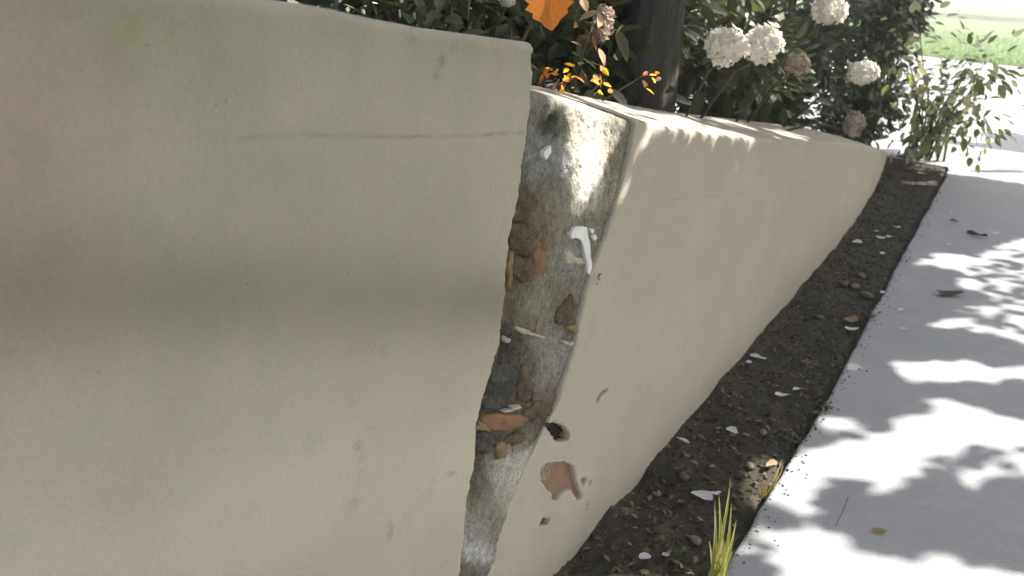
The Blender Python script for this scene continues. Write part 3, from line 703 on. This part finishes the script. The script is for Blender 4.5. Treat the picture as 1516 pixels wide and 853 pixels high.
for i, (x, y, s, a, r, lab) in enumerate([
    (1118, 529, 17, .75, 0, 'larger white petal of the trio on the soil against the wall foot'),
    (1107, 537, 12, .6, 20, 'dull small petal at the left of the trio against the wall foot'),
    (1129, 531, 11, .6, -20, 'small white petal at the right of the trio against the wall foot'),
    (1158, 586, 22, .5, 0, 'bluish white petal on the soil just below the green weed'),
    (1181, 577, 16, .35, 15, 'thin bluish petal sliver at the right below the green weed'),
    (1083, 638, 18, .9, -40, 'rounded cream petal alone in the middle of the soil bed'),
    (1010, 653, 20, .35, -35, 'narrow tilted pale petal lying close to the wall foot'),
    (1038, 736, 34, .55, -8, 'largest white petal on the soil, left of the grass tuft'),
    (1058, 731, 17, .45, 10, 'small white petal touching the largest petal near the grass tuft'),
    (1305, 353, 14, .7, 0, 'biggest bluish petal of the far cluster on the shaded soil'),
    (1317, 351, 10, .6, 10, 'petal at the right side of the far cluster on the soil'),
    (1307, 376, 9, .8, 0, 'lowest petal of the far cluster on the soil'),
    (1297, 343, 7, .6, 0, 'tiny topmost petal of the far cluster on the soil'),
    (1269, 360, 17, .7, 30, 'dull cream petal on the soil left of the far cluster'),
    (1328, 337, 11, .5, -10, 'petal on the soil above and right of the far cluster'),
    (1260, 488, 19, .45, 0, 'white petal right under the tan leaf on the soil'),
    (1365, 258, 13, .5, -20, 'sunlit white petal at the far end of the soil bed'),
    (1308, 434, 11, .6, 0, 'pale petal on the soil edge halfway along the sidewalk'),
    (955, 826, 18, .8, 20, 'grey petal half sunk in soil at the bottom of the picture'),
    (985, 822, 10, .9, 0, 'small pale round petal on the soil at the bottom of the picture'),
    (1405, 314, 10, .6, 0, 'white petal on the far shaded sidewalk beside the brown scraps'),
    (1404, 362, 8, .5, 0, 'tiny white petal on the shaded sidewalk below the brown scraps'),
    (1340, 489, 15, .45, -10, 'white petal on the middle shaded patch of sidewalk, the nearer of two'),
    (1335, 460, 14, .45, 10, 'white petal on the middle shaded patch of sidewalk, the farther of two'),
]):
    scrap('petal', x, y, s, M['petal'], lab, 'petal', G, a, r, .3, 100+i)
scrap('fallen_leaf', 1255, 476, 28, M['tan'], 'curled tan leaf on the soil next to the sidewalk edge', 'leaf', None, .5, 10, .5, 1)
scrap('fallen_leaf', 1403, 437, 40, M['deadleaf'], 'wide flat dark brown leaf lying on the sidewalk', 'leaf', None, .4, 10, .2, 2, 13)
scrap('fallen_leaf', 1446, 350, 24, M['deadleaf'], 'dark dry leaf on the shaded far sidewalk toward the right', 'leaf', None, .35, -25, .4, 3, 11)
scrap('fallen_leaf', 1412, 328, 12, M['rust'], 'small reddish brown leaf scrap on the far sidewalk', 'leaf', None, .4, -40, .4, 4)
scrap('fallen_leaf', 1300, 787, 22, M['tan'], 'small pale tan leaf scrap on the near sidewalk shade', 'leaf', None, .4, 0, .2, 5)
scrap('fallen_leaf', 1142, 690, 22, M['tan'], 'tan leaf resting where soil meets the sunny sidewalk edge', 'leaf', None, .5, 40, .5, 6)
# thin dark twig on the near sidewalk
def edge_grit():
    y = 1.2+5*random.random()**1.4; x = edge_x(y)+abs(random.gauss(0, .035))-.004; return np.array([x, y, .005])
clods(900, edge_grit, M['clod'], .0008, .005, 'edge_grit')
a, b = gnd(1256, 735, .01), gnd(1236, 780, .01)
o = tubes('twig', [([a, a*.5+b*.5+np.array([.004, 0, .004]), b], [.0008, .0011, .0006])], M['bark']); tag(o, 'thin dark straight twig lying on the near sidewalk', 'twig')
# dried leaf scrap snagged at the lip of the render
cu, cz = wallc(881, 412, .01); base = W(cu, .014, cz)
V = []; Fc = []
for k in range(7):
    a = k*.9+.3; r = .010+.006*math.sin(k*2.1); V += [base+N*.002, base+D*r*math.cos(a)+ZV*r*math.sin(a)+N*(.004+.006*abs(math.sin(k))), base+D*r*.8*math.cos(a+.5)+ZV*r*.8*math.sin(a+.5)+N*.003]; Fc.append((3*k, 3*k+1, 3*k+2))
tag(mesh_obj('dried_leaf', V, Fc, M['rust'], None, False, origin=base), 'tiny crumpled reddish leaf stuck on the wall beside the white drip', 'leaf')
# pebbles
for i, (x, y, s, lab) in enumerate([(1247, 420, 15, 'pale pebble on the soil left of the far stone row'), (1265, 424, 16, 'pale pebble in the middle of the far stone row'), (1283, 437, 18, 'flat grey pebble at the near end of the far stone row'), (1275, 408, 14, 'small pebble at the back of the far stone row'), (1130, 640, 14, 'rounded dark pebble in the middle of the soil bed'), (1208, 612, 15, 'grey pebble on the soil close to the sidewalk below the weed'), (1012, 705, 18, 'brownish pebble on the soil above the largest petal'), (1030, 800, 20, 'flat pebble on the soil left of the grass tuft'), (1110, 690, 16, 'pebble on the soil between the wall and the sunny edge'), (1212, 470, 14, 'small pebble on the soil left of the tan leaf')]):
    R2 = random.Random(i); P, _ = soil_or_walk(x, y); dep = np.linalg.norm(P-CAM); r = s/2/FP*dep
    bm = bmesh.new(); bmesh.ops.create_icosphere(bm, subdivisions=2, radius=r)
    for v in bm.verts: k = 1+.28*nz(v.co.x/r+i*3, v.co.y/r, v.co.z/r); v.co = Vector((v.co.x*k, v.co.y*k*.8, v.co.z*k*.5))
    me = bpy.data.meshes.new('pebble'); bm.to_mesh(me); bm.free(); me.materials.append(M['pebble']); me.polygons.foreach_set('use_smooth', [True]*len(me.polygons))
    o = bpy.data.objects.new('pebble', me); COL.objects.link(o); o.location = P; o.rotation_euler.z = R2.random()*6; tag(o, lab, 'pebble', 'pebbles on the soil bed')
P = []; Dv = []; Nv = []; sz = []
for i in range(1300):
    q = soil_rand(); q[2] += .006; P.append(q); Dv.append(np.array([R.gauss(0, 1), R.gauss(0, 1), R.gauss(.05, .15)])); Nv.append(np.array([R.gauss(0, .35), R.gauss(0, .35), 1])); sz.append(R.uniform(.008, .03))
tag(foliage('leaf_litter', P, Dv, Nv, sz, M['litter'], None, tintr=(.4, 2.3)), kind='stuff')
# weeds
def weed(px, py, hpx, mkey, label, n, seed, spread=.03):
    R = random.Random(seed); P, _ = soil_or_walk(px, py); h = hpx/FP*np.linalg.norm(P-CAM)
    t = empty('weed', tuple(P), label, 'weed', 'weeds in the soil bed'); tl = []; LP = []
    for k in range(n):
        a = R.random()*6.28; tip = P+np.array([math.cos(a)*spread*R.random()*1.5, math.sin(a)*spread*R.random()*1.5, h*R.uniform(.5, 1)]); tl.append(([P, P*.5+tip*.5+np.array([0, 0, .004]), tip], [.0014, .001, .0007], 5))
        for j in range(5): LP.append(P*(1-(j+1)/5)+tip*((j+1)/5))
    tubes('stem', tl, M['stem'], t)
    for q in LP:
        a = R.random()*6.28; leaf_part(t, q, np.array([math.cos(a), math.sin(a), R.uniform(-.2, .5)]), np.array([R.gauss(0, .3), R.gauss(0, .3), 1]), R.uniform(.010, .020), mkey)
weed(1196, 553, 26, 'leafl', 'upright light green weed in the middle of the soil bed', 7, 1)
weed(1180, 655, 14, 'leafl', 'low dull green weed near the sunny sidewalk edge', 6, 2, .035)
weed(1318, 262, 14, 'leafo', 'low green weed at the far foot of the wall', 8, 3, .08)
weed(1345, 246, 20, 'leafp', 'pale leafy weed at the very end of the wall foot', 9, 7, .16)
weed(1384, 258, 16, 'leafl', 'bright green weed at the far corner of the soil bed', 9, 8, .14)
weed(1222, 606, 12, 'leafo', 'tiny weed at the sidewalk edge beside the first sunny patch', 5, 5, .03)
weed(1290, 470, 11, 'leafo', 'tiny weed at the sidewalk edge beside the tan leaf', 5, 6, .04)
weed(1000, 830, 12, 'leafo', 'low olive weed at the bottom of the picture left of the grass tuft', 8, 4, .05)
def tuft(px, py, label, blades, mkey, cat, wid, ctrl):
    P, _ = soil_or_walk(px, py); t = empty('grass_tuft', tuple(P), label, cat)
    for (tx, ty, dd) in ctrl:
        dep = (P-CAM)@F; tip = at(tx, ty, dep+dd); V = []; Fc = []
        b0 = P+np.array([random.uniform(-.018, .018), random.uniform(-.012, .012), -.01]); Lb = np.linalg.norm(tip-b0)
        side = np.cross(tip-b0, F); side /= np.linalg.norm(side); nseg = 7
        for i in range(nseg):
            s = i/(nseg-1); c = b0*(1-s)+tip*s+F*(-.10*Lb*math.sin(s*math.pi))+ZV*(.05*Lb*math.sin(s*math.pi)); w_ = wid*(1-s**1.6)+.0003
            V += [c-side*w_, c+F*w_*.5, c+side*w_]
        for i in range(nseg-1): a = 3*i; Fc += [(a, a+3, a+4, a+1), (a+1, a+4, a+5, a+2)]
        mesh_obj('blade', V, Fc, M[mkey], t, True, origin=b0)
tuft(1058, 868, 'tall yellow green grass tuft between soil and sidewalk at the bottom', 6, 'blade', 'grass', .0062, [(1082, 706, 0), (1083, 745, -.02), (1058, 742, .02), (1068, 775, -.03), (1078, 790, 0), (1050, 800, .03), (1086, 815, -.03), (1064, 728, .01), (1090, 770, .02), (1072, 812, 0)])
tuft(1132, 735, 'short dry sunlit grass tuft on the sidewalk edge', 6, 'dry', 'grass', .003, [(1140, 690, 0), (1152, 700, 0), (1128, 700, .01), (1160, 690, .02), (1146, 712, -.01), (1120, 712, 0), (1158, 680, .04)])

# ------------------------------------------------------------------ unseen street tree: crown leaves placed to throw the wanted shade and sun flecks
SHADE = [[(1400, 259), (1440, 262), (1474, 268), (1530, 276), (1530, 350), (1480, 362), (1435, 383), (1395, 372), (1375, 381), (1341, 393), (1330, 400)],
         [(1330, 397), (1375, 392), (1415, 402), (1420, 437), (1425, 466), (1380, 474), (1372, 486), (1440, 492), (1530, 515), (1530, 548), (1425, 536), (1316, 534), (1240, 540)],
         [(1270, 530), (1300, 545), (1318, 556), (1328, 572), (1385, 570), (1450, 566), (1530, 562), (1530, 628), (1480, 618), (1420, 592), (1360, 590), (1381, 606), (1376, 614), (1322, 615), (1318, 630), (1290, 638), (1262, 622), (1222, 618), (1205, 630)],
         [(1196, 640), (1222, 648), (1228, 652), (1195, 655)],
         [(1110, 775), (1132, 742), (1178, 736), (1215, 735), (1230, 706), (1261, 708), (1280, 722), (1343, 726), (1361, 699), (1412, 697), (1400, 712), (1420, 728), (1455, 724), (1475, 706), (1530, 711), (1530, 850), (1436, 840), (1380, 815), (1326, 828), (1261, 807), (1225, 780), (1165, 783), (1150, 795)],
         [(1097, 815), (1108, 806), (1135, 806), (1147, 815), (1135, 824), (1110, 824)],
         [(1065, 856), (1085, 832), (1120, 828), (1145, 840), (1155, 870), (1060, 880)],
         [(1410, 680), (1440, 676), (1495, 690), (1450, 692)],
         [(1380, 430), (1450, 432), (1465, 442), (1400, 448)]]
SUNP = [[(1135, 745), (1160, 737), (1205, 742), (1222, 755), (1190, 762), (1150, 757)], [(1395, 712), (1425, 706), (1457, 716), (1440, 726), (1405, 722)]]
SPARSE = [[(1425, 400), (1440, 383), (1530, 352), (1530, 510), (1440, 490), (1384, 474), (1430, 440)], [(1290, 537), (1516, 548), (1530, 563), (1326, 572)], [(1340, 695), (1420, 660), (1530, 640), (1530, 705), (1475, 702), (1412, 695)], [(1196, 640), (1265, 632), (1330, 632), (1330, 650), (1230, 668), (1180, 680)], [(1440, 275), (1530, 280), (1530, 300), (1470, 310)]]
WSUN = [(862, 150, 10, 12), (872, 175, 12, 12), (878, 200, 18, 14), (868, 222, 14, 10), (884, 238, 22, 16), (884, 262, 22, 18), (890, 285, 16, 14), (876, 300, 7, 8), (908, 290, 10, 14)]
TARGETS = [(820, 112, 2.05, .075), (838, 122, 2.05, .075), (806, 120, 2.05, .06), (1066, 825, 2.04, .05), (1072, 790, 2.03, .05), (1079, 750, 2.03, .04), (893, 118, 2.1, .04), (962, 108, 2.2, .03), (812, 5, 1.74, .03), (1092, 55, 2.55, .05), (1142, 48, 2.6, .05), (1236, 4, 2.9, .05), (1278, 112, 3.45, .05), (1195, 90, 3.08, .025),
           (445, 30, 1.3, .02), (610, 31, 1.5, .02), (665, 34, 1.55, .02), (788, 50, 1.7, .03), (860, 20, 2.2, .04), (905, 45, 2.3, .05), (1020, 110, 2.7, .025), (1038, 150, 2.7, .03), (1110, 130, 2.9, .03), (1145, 150, 3.0, .04), (1185, 180, 3.2, .04), (1215, 165, 3.3, .05), (1290, 60, 3.8, .04), (1240, 140, 3.5, .03), (960, 20, 2.6, .02), (1160, 20, 2.9, .03)]
e1 = np.cross(SUN, ZV); e1 /= np.linalg.norm(e1); e2 = np.cross(e1, SUN)
TA = np.array([at(a_, b_, c_)@e1 for a_, b_, c_, r_ in TARGETS]); TB = np.array([at(a_, b_, c_)@e2 for a_, b_, c_, r_ in TARGETS]); TR2 = np.array([r_**2 for *_, r_ in TARGETS])
def shaded(Q, h):
    """does the point reached by the sun ray through Q lie in shade in the place's pattern?  1 = shade"""
    # top of the wall / front of the wall
    ta, tb_ = Q@e1, Q@e2
    if (((TA-ta)**2+(TB-tb_)**2) < TR2*(1+.5*h)).any(): return 0
    q = Q-A; k = (q@N)/(SUN@N)
    P = Q-SUN*k; u = (P-A)@D
    if -3.6 < u < 6.1:
        zt = ztal(u) if u < -.503 else zlow(u)
        if P[2] < -.0: pass
        elif P[2] < zt+.004:
            x, y, _ = project(P)
            for (bu, bz, ru, rz) in WSUN:
                if ((x-bu)/(ru+5))**2+((y-bz)/(rz+5))**2 < 1+.9*h: return 0
            if -.36 < u < .95 and P[2] > zt-.004-.022*max(0, math.sin(u*30+2*nz(u*9, 0, 0)))*(-.06 < u < .45)*.7: return 0
            return 3
        elif P[2] < zt+.36:
            if -.4 < u < 1.0:
                dz = P[2]-zt
                if dz < (.05 if u < 0 else .10)+.03*h or (u > .1 and .17 < dz+.05*h < .27): return 0
            elif 1.0 < u < 3 and h > .35: return 0
            return 2
        else: return 2 if h > -.55 and P[2] < 2.1 else 0
    if u >= 6.1 and P[2] >= 0: return 2 if u < 6.7 and P[2] > .1 and h > -.5 else 0
    # ground
    P = Q-SUN*(Q[2]/SUN[2]); x, y, z = project(P)
    if z < .3: return 1 if h > -.1 else 0
    if P[0] < edge_x(min(P[1], 6.8)) and P[1] < 6.6:
        if (x-1135)**2/30**2+(y-712)**2/40**2 < 1: return 0
        return 1 if P[1] < 6.2 or h > 0 else 0
    if y < 255: return 1 if h > .30 else 0
    if x > 1540 or y > 880: return 1 if h > 0 else 0
    for p in SUNP:
        if inpoly(x, y, p): return 0
    for p in SHADE:
        if inpoly(x, y, p): return 1
    for p in SPARSE:
        if inpoly(x, y, p): return 4 if h > -.15 else 0
    return 0
e1 = np.cross(SUN, ZV); e1 /= np.linalg.norm(e1); e2 = np.cross(e1, SUN)
P = []; Dv = []; Nv = []; sz = []
step = .045; GS = .02
ctr = np.array([1.8, 3.2, .4]); R = random.Random(77)
def hfn(Q): return nz(Q[0]*1.7, Q[1]*1.7, Q[2]*1.7)+.5*nz(Q[0]*5, Q[1]*5, Q[2]*5)
NA, NB = int(5.3/GS), int(3.5/GS)
KG = [[0]*(2*NB+1) for _ in range(2*NA+1)]
for i in range(-NA, NA+1):
    for j in range(-NB, NB+1):
        Q = ctr+e1*(i*GS)+e2*(j*GS); KG[i+NA][j+NB] = shaded(Q, hfn(Q))
def kind_ab(a, b):
    i, j = round(a/GS)+NA, round(b/GS)+NB
    return KG[i][j] if 0 <= i <= 2*NA and 0 <= j <= 2*NB else 0
for i in range(-115, 116):
    for j in range(-75, 76):
        a0, b0 = i*step, j*step; k = kind_ab(a0, b0)
        for m_ in range(4 if k == 3 else 3):
            ga, gb = a0+R.uniform(-.5, .5)*step, b0+R.uniform(-.5, .5)*step; k = kind_ab(ga, gb)
            if not k or (k == 2 and m_ == 2) or (k == 4 and (m_ or R.random() < .45)): continue
            a = R.random()*6.28; ca, sa = math.cos(a), math.sin(a)
            for s_ in (R.uniform(.075, .105), .06, .04, .025):
                if sum(1 for x, y in ((-.5, 0), (.5, 0), (0, .3), (0, -.3)) if kind_ab(ga+s_*(x*ca-y*sa), gb+s_*(x*sa+y*ca))) >= (4 if k > 1 else 3):
                    q = ctr+e1*ga+e2*gb; d = e1*ca+e2*sa
                    hh = 2.1+1.3*R.random() if k == 3 else 2.2+1.7*R.random()
                    q = q+SUN*((hh-q[2])/SUN[2]); P.append(q-d*s_*.5); Dv.append(d); Nv.append(SUN+np.array([R.gauss(0, .2) for _ in range(3)])); sz.append(s_); break
pts = np.array(P); cen = pts.mean(0)
tbase = np.array([7.6, -.6, -.02]); ttop = np.array([6.9, .4, 3.7])
def over(u, n, z, hh): q = W(u, n, z); return q+SUN*((hh-q[2])/SUN[2])
CV = np.array([(0, 0, 0), (.25, .32, .03), (.7, .27, .03), (1, 0, -.06), (.7, -.27, .03), (.25, -.32, .03)]); CF = [(0, 5, 4, 3), (0, 3, 2, 1)]
st_tree = make_tree('street_tree', tbase, ttop, .2, 'unseen street tree right of the sidewalk, crown shaped to shade the wall', (P, Dv, Nv, sz), 'leafo', .1, None, geo=(CV, CF))
tubes('limb', [([ttop, over(-1.6, 0, .5, 3.5), over(-.4, 0, .75, 3.2), over(.8, 0, .6, 3.1), over(2.2, 0, .45, 2.9), over(3.4, -.3, .5, 2.8)], [.11, .07, .05, .035, .025, .01], 8), ([over(-.4, 0, .75, 3.2), over(.3, -.6, 1.3, 3.4), over(1.4, -.9, 1.2, 3.5)], [.05, .03, .01], 7), ([over(.8, 0, .6, 3.1), over(1.8, .05, .2, 3.0), over(2.8, .1, .1, 3.0)], [.035, .02, .008], 7)], M['bark'], st_tree)
print('LEAVES', len(P))

# ------------------------------------------------------------------ thin scattering volume added to imitate lens glare and lift the blacks
hm = bpy.data.materials.new('glare_veil'); hm.use_nodes = True; ht = hm.node_tree; ht.nodes.remove(ht.nodes['Principled BSDF'])
pv = ht.nodes.new('ShaderNodeVolumePrincipled'); pv.inputs['Density'].default_value = .014; pv.inputs['Color'].default_value = (.97, .97, .95, 1); pv.inputs['Anisotropy'].default_value = .4
ht.links.new(pv.outputs[0], ht.nodes['Material Output'].inputs['Volume'])
X = 160; hv = [(x, y, z) for z in (-1.2, 17) for x, y in ((-X, -X), (X, -X), (X, X), (-X, X))]
tag(mesh_obj('glare_veil', hv, [(3, 2, 1, 0), (4, 5, 6, 7), (0, 1, 5, 4), (1, 2, 6, 5), (2, 3, 7, 6), (3, 0, 4, 7)], hm, None, False), kind='stuff')
